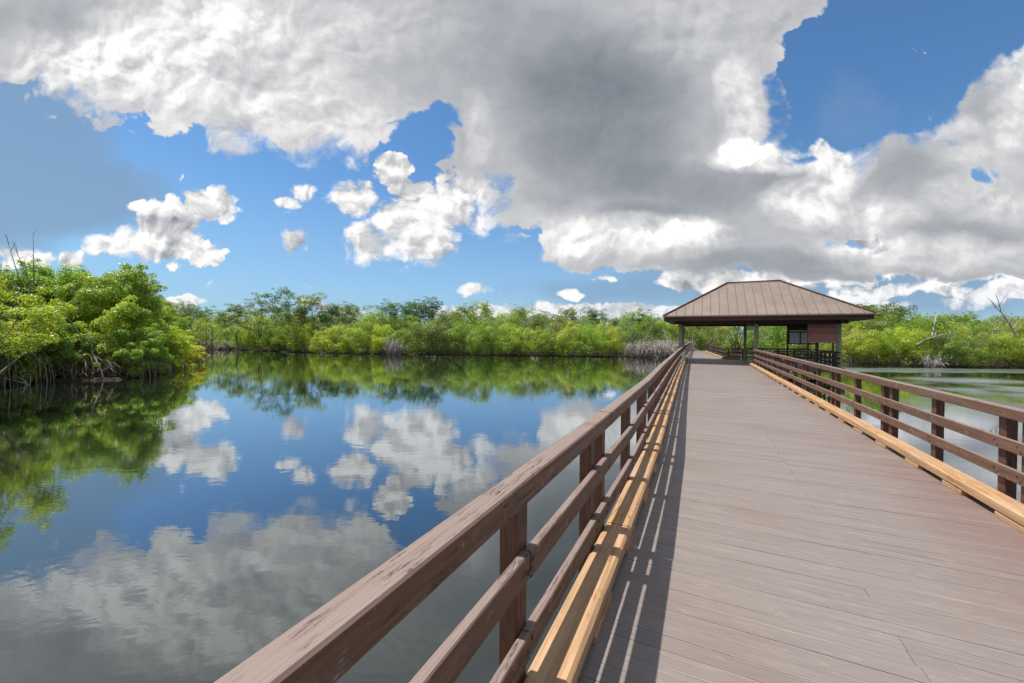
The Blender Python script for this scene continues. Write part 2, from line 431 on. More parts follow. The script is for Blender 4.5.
def ground_fn(g):
    co = g.n('ShaderNodeTexCoord').outputs['Object']
    n = g.noise(co, 0.8, 6, 0.65)
    n2 = g.noise(co, 9.0, 5, 0.7)
    c = g.mix(g.map(n, 0.35, 0.65), (0.025, 0.020, 0.014), (0.055, 0.043, 0.028))
    c = g.mix(g.map(n2, 0.5, 0.7, 0.0, 0.6), c, (0.06, 0.075, 0.025))
    return bsdf(g, c, 0.9, 0.2, normal=bump(g, n2, 0.05, 0.8))
M['mud'] = mat('dark_marsh_mud', ground_fn)

def water_fn(g):
    co = g.n('ShaderNodeTexCoord').outputs['Object']
    sx = g.n('ShaderNodeSeparateXYZ'); g.put(sx.inputs[0], co)
    patch = g.noise(co, 0.085, 3, 0.5)
    # wind-ruffled band on the open water to the right, calm elsewhere
    wc = g.v('MULTIPLY_ADD', g.v('SUBTRACT', g.noise(co, 0.12, 4, 0.6, color=True), (0.5, 0.5, 0.5)), (0.0, 5.0, 0.0), co)
    ws = g.n('ShaderNodeSeparateXYZ'); g.put(ws.inputs[0], wc)
    band = g.m('MAXIMUM', g.map(g.m('ABSOLUTE', g.m('SUBTRACT', ws.outputs[1], 37.5)), 2.0, 3.6, 1.0, 0.0), g.m('MULTIPLY', g.map(g.noise(wc, 0.11, 4, 0.55), 0.42, 0.6), g.map(ws.outputs[1], 33.0, 28.0)))
    ruf = g.m('MULTIPLY', g.map(sx.outputs[0], 15.0, 26.0), band)
    r1 = g.noise(g.v('MULTIPLY', co, (1.0, 1.7, 1.0)), 1.6, 3, 0.5, dist=0.3)
    r2 = g.noise(g.v('MULTIPLY', co, (1.0, 1.5, 1.0)), 7.0, 3, 0.5)
    r3 = g.noise(co, 22.0, 2, 0.5)
    amp = g.m('MULTIPLY_ADD', g.map(patch, 0.42, 0.62), 1.0, 0.35)
    h = g.m('ADD', g.m('MULTIPLY', r1, 0.0017), g.m('MULTIPLY', g.m('MULTIPLY', r2, 0.0007), amp))
    h = g.m('ADD', h, g.m('MULTIPLY', g.m('MULTIPLY', r3, 0.011), ruf))
    b = g.n('ShaderNodeBump'); b.inputs['Distance'].default_value = 1.0; b.inputs['Strength'].default_value = 1.0
    g.put(b.inputs['Height'], h)
    lw = g.n('ShaderNodeLayerWeight'); lw.inputs['Blend'].default_value = 0.5
    f = g.m('POWER', lw.outputs['Facing'], 2.1)
    f = g.m('MULTIPLY_ADD', f, 0.95, 0.045)
    gl = g.n('ShaderNodeBsdfGlossy')
    g.put(gl.inputs['Color'], (0.93, 0.97, 1.0, 1)); gl_r = g.m('MULTIPLY_ADD', ruf, 0.24, 0.012)
    g.put(gl.inputs['Roughness'], gl_r); g.put(gl.inputs['Normal'], b.outputs[0])
    df = g.n('ShaderNodeBsdfDiffuse'); g.put(df.inputs['Color'], g.mix(patch, (0.008, 0.012, 0.010), (0.014, 0.019, 0.012)))
    ms = g.n('ShaderNodeMixShader'); g.put(ms.inputs[0], f)
    g.t.links.new(df.outputs[0], ms.inputs[1]); g.t.links.new(gl.outputs[0], ms.inputs[2])
    return ms.outputs[0]
M['water'] = mat('dark_tannin_water', water_fn)

# ------------------------------------------------------------------ mesh helpers
class MB:
    def __init__(self): self.v = []; self.f = []
    def add(self, vs, fs):
        o = len(self.v)
        self.v += [tuple(p) for p in vs]
        self.f += [tuple(i + o for i in f) for f in fs]
        return self
    def box(self, x0, x1, y0, y1, z0, z1, ch=0.0):
        if ch: return self.beam((( x0 + x1) / 2, y0, (z0 + z1) / 2), ((x0 + x1) / 2, y1, (z0 + z1) / 2), x1 - x0, z1 - z0, ch)
        return self.add([(x0, y0, z0), (x1, y0, z0), (x1, y1, z0), (x0, y1, z0), (x0, y0, z1), (x1, y0, z1), (x1, y1, z1), (x0, y1, z1)],
                        [(0, 3, 2, 1), (4, 5, 6, 7), (0, 1, 5, 4), (1, 2, 6, 5), (2, 3, 7, 6), (3, 0, 4, 7)])
    def beam(self, p0, p1, w, h, ch=0.006, up=(0, 0, 1)):
        """chamfered rectangular timber from p0 to p1 (axis through its middle)"""
        p0, p1, up = Vector(p0), Vector(p1), Vector(up)
        d = (p1 - p0).normalized()
        s = d.cross(up).normalized(); t = s.cross(d).normalized()
        a, b = w / 2, h / 2
        prof = [(-a + ch, -b), (a - ch, -b), (a, -b + ch), (a, b - ch), (a - ch, b), (-a + ch, b), (-a, b - ch), (-a, -b + ch)] if ch else [(-a, -b), (a, -b), (a, b), (-a, b)]
        n = len(prof)
        vs = [p + s * x + t * y for p in (p0, p1) for x, y in prof]
        fs = [(i, (i + 1) % n, n + (i + 1) % n, n + i)[::-1] for i in range(n)]
        fs += [tuple(range(n)), tuple(range(2 * n - 1, n - 1, -1))]
        return self.add(vs, fs)
    def tube(self, pts, rads, n=6, cap=True):
        pts = [Vector(p) for p in pts]
        vs = []; fs = []
        ref = None
        for i, p in enumerate(pts):
            d = (pts[min(i + 1, len(pts) - 1)] - pts[max(i - 1, 0)])
            d = d.normalized() if d.length > 1e-6 else Vector((0, 0, 1))
            if ref is None: ref = Vector((1, 0, 0)) if abs(d.x) < 0.8 else Vector((0, 1, 0))
            a = d.cross(ref).normalized(); b = a.cross(d).normalized(); ref = b
            r = rads[i] if hasattr(rads, '__len__') else rads
            for k in range(n):
                t = 2 * math.pi * k / n
                vs.append(p + a * math.cos(t) * r + b * math.sin(t) * r)
        for i in range(len(pts) - 1):
            for k in range(n):
                fs.append((i * n + k, (i + 1) * n + k, (i + 1) * n + (k + 1) % n, i * n + (k + 1) % n))
        if cap:
            fs.append(tuple(range(n))); fs.append(tuple((len(pts) - 1) * n + k for k in reversed(range(n))))
        return self.add(vs, fs)
    def mesh(self, name, m, smooth=False):
        me = bpy.data.meshes.new(name)
        me.from_pydata(self.v, [], self.f)
        if m is not None: me.materials.append(m)
        if smooth: me.shade_smooth()
        me.update()
        return me
    def build(self, name, m, parent=None, smooth=False, label=None):
        o = bpy.data.objects.new(name, self.mesh(name, m, smooth))
        COL.objects.link(o)
        if parent is not None: o.parent = parent
        if label: o['label'] = label
        return o

def link_mesh(name, me, parent=None):
    o = bpy.data.objects.new(name, me); COL.objects.link(o)
    if parent is not None: o.parent = parent
    return o

def thing(name, label, cat, loc=(0, 0, 0), rotz=0.0, group=None):
    o = bpy.data.objects.new(name, None); COL.objects.link(o)
    o.empty_display_size = 0.3
    o.location = loc; o.rotation_euler = (0, 0, rotz)
    o['label'] = label; o['category'] = cat
    if group: o['group'] = group
    return o

def W(x, d):
    """ground position seen at picture column x, d metres ahead"""
    return ((x - 512) / F_PX * d, d)

# ------------------------------------------------------------------ water and land
wm = MB()
wm.add([(-2500, -1200, 0), (2500, -1200, 0), (2500, 2500, 0), (-2500, 2500, 0)], [(0, 1, 2, 3)])
w_ = wm.build('water', M['water']); w_['kind'] = 'structure'

SHORE = [(-90, -60), (-45, -8), (-24, 6), (-21.5, 12), (-27, 17), W(0, 22.5), W(60, 24), W(120, 25), W(140, 27), W(160, 30.5), W(180, 36), W(200, 42), W(203, 46),
         W(196, 56), W(205, 72), W(225, 78), W(245, 74), W(275, 67), W(300, 64), W(350, 62), W(400, 61), W(450, 60), W(500, 59.5), W(560, 59), W(610, 58), W(650, 58),
         W(690, 59), W(715, 61), W(750, 60), W(790, 56), W(830, 50), W(850, 46), W(900, 43.5), W(950, 42.5), W(1024, 41), W(1100, 40), W(1300, 38), (130, 30), (200, -80)]
def land():
    from mathutils.geometry import tessellate_polygon
    rnd = random.Random(3)
    pts = []
    for a, b in zip(SHORE[:-1], SHORE[1:]):
        L = math.dist(a, b); n = max(1, int(L / 1.2)) if L < 40 else 6
        for k in range(n):
            t = k / n
            j = 0.25 if L < 40 else 0
            pts.append((a[0] + (b[0] - a[0]) * t + rnd.uniform(-j, j), a[1] + (b[1] - a[1]) * t + rnd.uniform(-j, j)))
    pts.append(SHORE[-1])
    inner = pts
    outer = [(2400, -80), (2400, 2400), (-2400, 2400), (-2400, -60)]
    loop = inner + outer
    n = len(loop)
    tris = tessellate_polygon([[Vector((x, y, 0)) for x, y in loop]])
    mb = MB()
    vs = [(x, y, 0.14) for x, y in loop]
    ni = len(inner)
    # the bank slopes down under the water
    low = []
    for i in range(ni):
        a = Vector(inner[max(i - 1, 0)]); b = Vector(inner[min(i + 1, ni - 1)])
        d = (b - a).normalized(); nrm = Vector((d.y, -d.x))
        p = Vector(inner[i]) + nrm * 0.8
        low.append((p.x, p.y, -0.25))
    fs = [tuple(t) for t in tris]
    fs += [(i, i + 1, n + i + 1, n + i)[::-1] for i in range(ni - 1)]
    mb.add(vs + low, fs)
    o = mb.build('ground', M['mud']); o['kind'] = 'structure'
land()

# ------------------------------------------------------------------ the boardwalk (bridge-local: x = u to the right, y = v along, z above deck)
BR = dict(loc=(0, 0, DECK_Z), rotz=-TH)
def lerp_tab(tab, v):
    if v <= tab[0][0]: return tab[0][1]
    for (a, fa), (b, fb_) in zip(tab[:-1], tab[1:]):
        if v <= b: return fa + (fb_ - fa) * (v - a) / (b - a)
    return tab[-1][1]
FLARE = [(6, 0.0), (10.5, -0.13), (20, -0.38), (34, -0.68), (44, -0.85), (62, -1.08), (78, -1.28)]
def fl(v): return lerp_tab(FLARE, v)
END_V = 76.0
rs = random.Random(11)

def build_boardwalk():
    t = thing('boardwalk', 'long grey-brown composite plank walkway bridge running over the dark water to the roofed shelter', 'boardwalk', **BR)
    mb = MB()
    pitch, gap = PITCH, 0.004
    v = -3.0
    while v < END_V:
        x0 = fl(v) - 0.87
        if v < 42.4: x1 = 3.27
        else: x1 = lerp_tab([(42.4, 2.1), (62, 0.55), (78, 0.2)], v)
        zt = rs.uniform(-0.0012, 0.0012)
        if v < 14 and rs.random() < 0.5:
            xm = 1.2 + rs.uniform(-0.02, 0.02)
            mb.box(x0, xm - 0.002, v, v + pitch - gap, -0.028, zt)
            mb.box(xm + 0.002, x1, v, v + pitch - gap, -0.028, rs.uniform(-0.0012, 0.0012))
        else:
            mb.box(x0, x1, v, v + pitch - gap, -0.028, zt)
        v += pitch
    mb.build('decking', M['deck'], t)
    # stringers beneath
    for k, ux in enumerate((-0.75, 0.3, 1.35, 2.4, 3.15)):
        b = MB()
        v = -3.0
        while v < END_V - 0.5:
            v2 = min(v + 3.7, END_V)
            f0, f1 = (fl(v), fl(v2)) if k < 2 else (0, 0)
            if not (k > 1 and v > 42):
                b.beam((ux + f0, v, -0.20), (ux + f1, v2, -0.20), 0.09, 0.33, 0.004)
            v = v2
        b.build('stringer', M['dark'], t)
    v = 0.33
    while v < 62:
        r = 3.3 if v < 42 else 1.4
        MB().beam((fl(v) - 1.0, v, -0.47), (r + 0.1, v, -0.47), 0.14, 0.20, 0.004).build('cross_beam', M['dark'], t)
        for ux in (fl(v) - 0.7, r - 0.2):
            MB().tube([(ux, v, -2.4), (ux, v, -0.57)], 0.14, 10).build('pile', M['pile'], t, smooth=False)
        v += 3.7
    return t
build_boardwalk()

def chain(v0, v1, step):
    out = [v0]
    while out[-1] + step < v1: out.append(out[-1] + step)
    out.append(v1)
    return out

def seg(parent, name, mt, f_u, v0, v1, z0, z1, uc, w, ch=0.008, du=0.0):
    """one rail length between two stations, with a hair gap at its ends and slight misalignment"""
    g_ = 0.004
    j = rs.uniform(-0.004, 0.004)
    a = (uc + f_u(v0) + j + du, v0 + g_, (z0 + z1) / 2 + rs.uniform(-0.003, 0.003))
    b = (uc + f_u(v1) + j + du, v1 - g_, (z0 + z1) / 2 + rs.uniform(-0.003, 0.003))
    MB().beam(a, b, w, z1 - z0, ch).build(name, mt, parent)

def bolt(parent, x, y, z, sx):
    MB().tube([(x, y, z), (x + sx * 0.012, y, z)], 0.011, 8).build('bolt', M['bolt'], parent)

def build_railing(label, side, f_u, v0, v1, pair0, step, top, inner):
    t = thing('wooden_railing', label, 'railing', **BR)
    s = side                                         # -1 left, +1 right
    dz = top - 1.29
    zm, zl = (0.74, 0.32) if s < 0 else (0.70, 0.365)
    toprc = inner - 0.02 + 0.06
    pc = inner + 0.05 + 0.051
    def u(x): return s * x
    # top rail: lengths butted over a post of each pair
    tops = [p for p in [pair0 + 0.20 + step * k for k in range(-3, 40)] if v0 < p < v1]
    st = [v0] + tops + [v1]
    for a, b in zip(st[:-1], st[1:]):
        seg(t, 'top_rail', M['rail'], f_u, a, b, 1.165 + dz, 1.29 + dz, u(toprc), 0.12, 0.009)
    mids = [p for p in [pair0 - step / 2 + step * k for k in range(-3, 40)] if v0 < p < v1]
    st = [v0] + mids + [v1]
    for a, b in zip(st[:-1], st[1:]):
        seg(t, 'middle_rail', M['rail'], f_u, a, b, zm, zm + 0.14, u(inner + 0.025), 0.05, 0.006)
        seg(t, 'lower_rail', M['rail'], f_u, a, b, zl, zl + 0.14, u(inner + 0.025), 0.05, 0.006)
    k = -3
    while True:
        vp = pair0 + step * k
        k += 1
        if vp > v1 + 1: break
        for q in (vp - 0.20, vp + 0.20, vp + step / 2):
            if v0 < q < v1:
                po = MB().beam((u(pc) + f_u(q), q, -0.55), (u(pc) + f_u(q), q, 1.161 + dz), 0.10, 0.14, 0.006, up=(0, 1, 0)).build('post', M['post'], t)
                if q < 12:
                    for zz in (zm + 0.07, zl + 0.07):
                        for dv in (-0.03, 0.03):
                            bolt(po, u(inner) + f_u(q) + 0.001 * s, q + dv, zz + dv * 0.8, -s)
    return t
build_railing('brown timber railing along the left edge of the walkway, nearest the wide dark water', -1, fl, -2.6, END_V - 1, 3.57, 3.35, 1.29, 0.795)
zero = lambda v: 0.0
build_railing('brown timber railing along the right edge of the walkway, ending at the shelter post', 1, zero, 0.2, 34.55, 6.72, 3.6, 1.21, 3.22)

def build_kerb(label, side, f_u, v0, v1, first):
    t = thing('timber_kerb', label, 'kerb', **BR)
    c = (0.725 if side < 0 else 3.115) * side
    st = chain(v0, v1, 3.2)
    for a, b in zip(st[:-1], st[1:]):
        seg(t, 'kerb_timber', M['kerb'], f_u, a, b, 0.060, 0.188, c, 0.235, 0.022)
    v = v0 + first
    while v < v1 - 0.4:
        w = rs.uniform(0.42, 0.55)
        MB().beam((c + f_u(v), v, 0.030), (c + f_u(v + w), v + w, 0.030), 0.235, 0.057, 0.003).build('support_block', M['kerb'], t)
        v += 1.15 + rs.uniform(-0.05, 0.08)
    return t
build_kerb('honey coloured timber kerb on blocks along the left side of the walkway', -1, fl, -2.5, 40.0, 0.4)
build_kerb('honey coloured timber kerb on blocks along the right side of the walkway', 1, zero, 1.0, 34.3, 0.3)

# walkway beyond the shelter: its right-hand railing and kerb
def build_far_side():
    pts = [(3.15, 42.75), (1.95, 42.9), (1.25, 52), (0.42, 62), (0.15, 75)]
    t = thing('wooden_railing', 'dark railing on the right of the narrower walkway beyond the shelter', 'railing', **BR)
    kt = thing('timber_kerb', 'short pale timber kerb at the start of the narrower walkway beyond the shelter', 'kerb', **BR)
    for (a, b) in zip(pts[:-1], pts[1:]):
        A, B = Vector((*a, 0)), Vector((*b, 0))
        for z, n_, h in ((0.98, 'top_rail', 0.12), (0.62, 'middle_rail', 0.12), (0.27, 'lower_rail', 0.12)):
            MB().beam(A + Vector((0.02, 0, z)), B + Vector((0.02, 0, z)), 0.09, h, 0.004).build(n_, M['dark'], t)  # dark timber paints in the tree shade on these far rails
        L = (B - A).length; n = max(1, round(L / 1.9))
        for i in range(n):
            p = A.lerp(B, i / n)
            MB().beam(p + Vector((0.14, 0, -0.5)), p + Vector((0.14, 0, 0.92)), 0.13, 0.13, 0.004, up=(0, 1, 0)).build('post', M['post'], t)
    for (a, b) in (((3.0, 42.45), (1.72, 42.6)), ((1.66, 42.7), (0.98, 52)), ((0.97, 52.03), (0.2, 62))):
        MB().beam((*a, 0.1), (*b, 0.1), 0.2, 0.19, 0.015).build('kerb_timber', M['kerb'], kt)
build_far_side()

# ------------------------------------------------------------------ the shelter
def build_pavilion():
    t = thing('pavilion', 'open shelter with taupe hipped metal roof on round posts, spanning the walkway', 'shelter', **BR)
    UL, UR, VF, VB, ZE, ZR = -2.9, 9.98, 33.4, 42.6, 3.70, 6.60
    D = (VB - VF) / 2
    RL, RR, VR = UL + D, UR - D, (VF + VB) / 2
    roof = MB()
    th = 0.06
    c = [(UL, VF, ZE), (UR, VF, ZE), (UR, VB, ZE), (UL, VB, ZE), (RL, VR, ZR), (RR, VR, ZR)]
    lo = [(x, y, z - th) for x, y, z in c]
    roof.add(c + lo, [(0, 1, 5, 4), (1, 2, 5), (2, 3, 4, 5), (3, 0, 4), (6, 10, 11, 7), (7, 11, 8), (8, 11, 10, 9), (9, 10, 6),
                      (0, 6, 7, 1), (1, 7, 8, 2), (2, 8, 9, 3), (3, 9, 6, 0)])
    ro = roof.build('roof', M['roof'], t)
    # standing seams
    sm = MB()
    n = Vector((0, -(ZR - ZE), D)).normalized()
    x = UL + 0.32
    while x < UR - 0.1:
        run = min(x - UL, UR - x, D)
        for sgn, vy in ((1, VF), (-1, VB)):
            top = Vector((x, vy + sgn * run, ZE + run / D * (ZR - ZE)))
            bot = Vector((x, vy, ZE))
            o = Vector((0, n.y * sgn, n.z)) * 0.02
            if run > 0.15: sm.beam(bot + o, top + o, 0.022, 0.05, 0, up=tuple(o))
        x += 0.6
    y = VF + 0.3
    while y < VB - 0.1:
        run = min(y - VF, VB - y, D)
        for sgn, ux in ((1, UL), (-1, UR)):
            o = Vector((-(ZR - ZE) * sgn, 0, D)).normalized() * 0.02
            if run > 0.15: sm.beam(Vector((ux, y, ZE)) + o, Vector((ux + sgn * run, y, ZE + run / D * (ZR - ZE))) + o, 0.022, 0.05, 0, up=tuple(o))
        y += 0.6
    sm.build('roof_seams', M['seam'], ro)
    cap = MB()
    for a, b in ((4, 5), (0, 4), (3, 4), (1, 5), (2, 5)):
        A, B = Vector(c[a]), Vector(c[b])
        e = (B - A).normalized() * 0.03
        cap.beam(A - e + Vector((0, 0, 0.05)), B + e + Vector((0, 0, 0.05)), 0.16, 0.07, 0.015)
    cap.build('ridge_cap', M['trim'], ro)
    # fascia, gutter, soffit
    f = MB()
    z0, z1 = ZE - 0.40, ZE - 0.065
    for a, b in (((UL + 0.06, VF + 0.06), (UR - 0.06, VF + 0.06)), ((UR - 0.06, VF + 0.1), (UR - 0.06, VB - 0.1)), ((UR - 0.06, VB - 0.06), (UL + 0.06, VB - 0.06)), ((UL + 0.06, VB - 0.1), (UL + 0.06, VF + 0.1))):
        f.beam((*a, (z0 + z1) / 2), (*b, (z0 + z1) / 2), 0.05, z1 - z0, 0.004)
    f.build('fascia', M['trim'], t)
    gt = MB()
    gt.beam((UL - 0.02, VF - 0.05, ZE - 0.09), (UR + 0.02, VF - 0.05, ZE - 0.09), 0.11, 0.12, 0.02)
    gt.build('gutter', M['seam'], t)
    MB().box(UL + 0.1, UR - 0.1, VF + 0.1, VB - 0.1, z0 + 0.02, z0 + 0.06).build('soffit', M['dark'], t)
    P = [(-1.70, 35.0), (3.52, 34.85), (8.5, 35.0), (-1.80, 41.0), (3.30, 41.0), (8.5, 41.0)]
    # beams on the posts
    for a, b in (((-2.2, 35.0), (9.0, 35.0)), ((-2.2, 41.0), (9.0, 41.0))):
        MB().beam((*a, 3.18), (*b, 3.18), 0.24, 0.24, 0.006).build('beam', M['dark'], t)
    for ux in (-1.75, 3.4, 8.5):
        MB().beam((ux, 34.3, 3.155), (ux, 41.7, 3.155), 0.14, 0.22, 0.006).build('tie_beam', M['dark'], t)
    for (ux, vy) in P:
        r = 0.15 if vy < 40 else 0.12
        MB().tube([(ux, vy, -2.6), (ux, vy, 1.0), (ux, vy, 3.05)], [r * 1.08, r, r * 0.95], 14).build('post', M['pile'], t, smooth=False)
    # timber screen hung between the middle and right front posts
    sc = MB()
    z = 1.72
    while z < 3.0:
        sc.add([(6.7, 34.94, z), (8.36, 34.94, z), (8.36, 34.98, z + 0.135), (6.7, 34.98, z + 0.135), (6.7, 35.0, z), (8.36, 35.0, z), (8.36, 35.0, z + 0.135), (6.7, 35.0, z + 0.135)],
               [(0, 1, 2, 3), (5, 4, 7, 6), (0, 4, 5, 1), (1, 5, 6, 2), (3, 2, 6, 7), (4, 0, 3, 7)])
        z += 0.152
    sc.build('boarded_screen', M['screen'], t)
    MB().box(6.72, 8.34, 35.012, 35.03, 1.72, 3.05).build('screen_backing', M['dark'], t)
    for ux in (6.75, 8.2):
        MB().beam((ux, 35.085, 0.0), (ux, 35.07, 3.05), 0.1, 0.1, 0.005, up=(0, 1, 0)).build('screen_post', M['dark'], t)
    # platform beside the walkway
    fl_ = MB()
    v = 34.25
    while v < 41.75:
        fl_.box(3.28, 8.62, v, v + 0.139, -0.028, 0.0)
        v += 0.146
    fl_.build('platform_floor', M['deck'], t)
    rim = MB()
    rim.beam((3.35, 34.22, -0.18), (8.66, 34.22, -0.18), 0.06, 0.30, 0.004)
    rim.beam((8.66, 34.26, -0.18), (8.66, 41.8, -0.18), 0.06, 0.30, 0.004)
    rim.beam((3.35, 41.83, -0.18), (8.62, 41.83, -0.18), 0.06, 0.30, 0.004)
    rim.build('rim_joist', M['rail_x'], t)
    for a, b in (((8.40, 34.35), (8.40, 41.6)), ((3.45, 41.62), (8.25, 41.62)), ((4.6, 34.4), (8.2, 34.4))):
        A, B = Vector((*a, 0)), Vector((*b, 0))
        for z, n_ in ((1.06, 'top_rail'), (0.66, 'middle_rail'), (0.30, 'lower_rail')):
            MB().beam(A + Vector((0, 0, z)), B + Vector((0, 0, z)), 0.1, 0.1, 0.005).build(n_, M['dark'], t)
        L = (B - A).length; n = max(2, round(L / 1.3))
        for i in range(n + 1):
            p = A.lerp(B, i / n)
            if (i in (0, n)) and a[0] == 8.40: continue
            MB().beam(p + Vector((0, 0, -0.5)), p + Vector((0, 0, 1.005)), 0.11, 0.11, 0.005, up=(0, 1, 0)).build('rail_post', M['dark'], t)
    for ux in (4.4, 6.4):
        for vy in (34.6, 41.4):
            MB().tube([(ux, vy, -2.5), (ux, vy, -0.3)], 0.13, 10).build('pile', M['pile'], t)
    return t
build_pavilion()

def build_board():
    t = thing('information_board', 'dark framed notice board with two pale notices under the shelter roof', 'notice board', **BR)
    y = 38.4
    for ux in (6.05, 8.0):
        MB().beam((ux, y, 0.0), (ux, y, 3.04), 0.12, 0.12, 0.005, up=(0, 1, 0)).build('post', M['dark'], t)
    MB().box(6.12, 7.93, y - 0.03, y + 0.03, 2.62, 3.02).build('header', M['dark'], t)
    b = MB().box(6.12, 7.93, y - 0.02, y + 0.02, 1.55, 2.60).build('backing_panel', M['dark'], t)
    for a, c in ((6.17, 6.83), (6.92, 7.42), (7.47, 7.88)):
        MB().box(a, c, y - 0.034, y - 0.022, 1.63, 2.48).build('notice', M['paper'], b)
    return t
build_board()
def build_ends():
    """two stub posts, pale to paint in sunlit rail ends, standing proud inside the left railing near the shelter"""
    for (v, lab) in ((28.4, 'nearer of two stub posts painted as sunlit ends inside the left railing'), (34.2, 'farther of two stub posts painted as sunlit ends inside the left railing, beside the shelter post')):
        u_ = fl(v) - 0.66
        t = thing('stub_post', lab, 'post', group='stub posts painted as sunlit ends inside the left railing', **BR)
        MB().beam((u_ - 0.02, v, 0.21), (u_ - 0.02, v, 1.0), 0.15, 0.15, 0.012, up=(0, 1, 0)).build('shaft', M['sunlit_end'], t)
        MB().beam((u_ - 0.02, v, 1.002), (u_ - 0.02, v, 1.05), 0.18, 0.18, 0.018, up=(0, 1, 0)).build('cap', M['sunlit_end'], t)
build_ends()

# ------------------------------------------------------------------ vegetation
def quads_mesh(name, V, m):
    """V: (n,4,3) array of quad corners"""
    n = V.shape[0]
    me = bpy.data.meshes.new(name)
    me.vertices.add(n * 4); me.loops.add(n * 4); me.polygons.add(n)
    me.vertices.foreach_set('co', V.reshape(-1).astype(np.float32))
    me.loops.foreach_set('vertex_index', np.arange(n * 4, dtype=np.int32))
    me.polygons.foreach_set('loop_start', np.arange(0, n * 4, 4, dtype=np.int32))
    me.materials.append(m)
    me.update(calc_edges=True)
    return me

def unit(a): return a / np.maximum(np.linalg.norm(a, axis=-1, keepdims=True), 1e-6)

def leaves(rng, P, Nrm, size, aspect=0.5):
    n = len(P)
    a = unit(np.cross(Nrm, rng.normal(size=(n, 3))))
    b = np.cross(Nrm, a)
    L = size * rng.uniform(0.65, 1.25, (n, 1)) / 2
    w = L * aspect
    fold = Nrm * L * 0.18
    return np.stack([P - a * L, P - b * w + fold, P + a * L, P + b * w + fold], 1)

def clump_leaves(rng, C, r, per, size, up=0.35, jit=0.75, flat=0.8):
    """leaves on the outer part of clumps C (k,3) with radii r (k,)"""
    k = len(C)
    cnt = np.maximum((per * (r / r.mean()) ** 2).astype(int), 4)
    idx = np.repeat(np.arange(k), cnt)
    n = len(idx)
    d = unit(rng.normal(size=(n, 3)) + np.array([0, 0, 0.25]))
    # twigs: bundle directions so leaves gather in rosettes
    tw = unit(rng.normal(size=(k, 14, 3)) + np.array([0, 0, 0.3]))
    pick = tw[idx, rng.integers(0, 14, n)]
    d = unit(d * 0.55 + pick * 0.75)
    rad = r[idx] * rng.uniform(0.55, 1.12, n) ** 0.8
    P = C[idx] + d * rad[:, None] * np.array([1, 1, flat])
    N = unit(d * 0.8 + np.array([0, 0, up]) + rng.normal(size=(n, 3)) * jit * 0.45)
    return leaves(rng, P, N, size)

def dome_centres(rng, R_, H, zlo, nc, spread=0.32):
    out = []
    ph = rng.uniform(0, 6.28, 4)
    for i in range(nc):
        t = rng.uniform(0, 1) ** 0.85
        a = rng.uniform(0, 2 * math.pi)
        lobe = 1 + 0.16 * math.sin(2 * a + ph[0]) + 0.13 * math.sin(3 * a + ph[1]) + 0.08 * math.sin(5 * a + ph[2])
        prof = math.sqrt(max(0, 1 - (max(t - 0.35, 0) / 0.70) ** 2)) * (0.86 + 0.14 * min(t / 0.35, 1))
        rr = R_ * prof * lobe * rng.uniform(0.25, 1.0) ** 0.45
        z = zlo + t * (H - zlo) * (1 + 0.10 * math.sin(2 * a + ph[3])) + rng.uniform(-0.2, 0.2)
        out.append((rr * math.cos(a), rr * math.sin(a), z))
    return np.array(out)

def trunk_mesh(rng, C, base_r, thick, n_limb, mt, name='trunk', off=(0, 0)):
    mb = MB()
    order = rng.permutation(len(C))[:n_limb]
    for j, i in enumerate(order):
        a = rng.uniform(0, 6.28); b = Vector((math.cos(a) * base_r * rng.uniform(0.1, 1), math.sin(a) * base_r * rng.uniform(0.1, 1), -0.35)) + Vector((*off, 0))
        e = Vector(C[i])
        m1 = b.lerp(e, 0.35) + Vector((rng.uniform(-.3, .3), rng.uniform(-.3, .3), rng.uniform(-.1, .5)))
        m2 = b.lerp(e, 0.7) + Vector((rng.uniform(-.3, .3), rng.uniform(-.3, .3), rng.uniform(0, .4)))
        th = thick * rng.uniform(0.5, 1.0)
        mb.tube([b, m1, m2, e], [th, th * 0.75, th * 0.5, th * 0.2], 5, cap=False)
    return mb.mesh(name, mt, smooth=True)

def bush_variant(seed, R_=2.8, H=5.6, zlo=0.45, nc=60, cr=(0.5, 0.95), per=95, leaf=0.21, limbs=9, thick=0.09, flat=0.8, jit=0.75):
    rng = np.random.default_rng(seed)
    C = dome_centres(rng, R_, H, zlo, nc)
    r = rng.uniform(*cr, nc)
    V = clump_leaves(rng, C, r, per, leaf, flat=flat, jit=jit)
    V = V[V[:, :, 2].min(1) > 0.05]
    return dict(crown=quads_mesh('crown', V, M['leaf']), trunk=trunk_mesh(rng, C, R_ * 0.45, thick, limbs, M['bark']), R=R_, H=H)

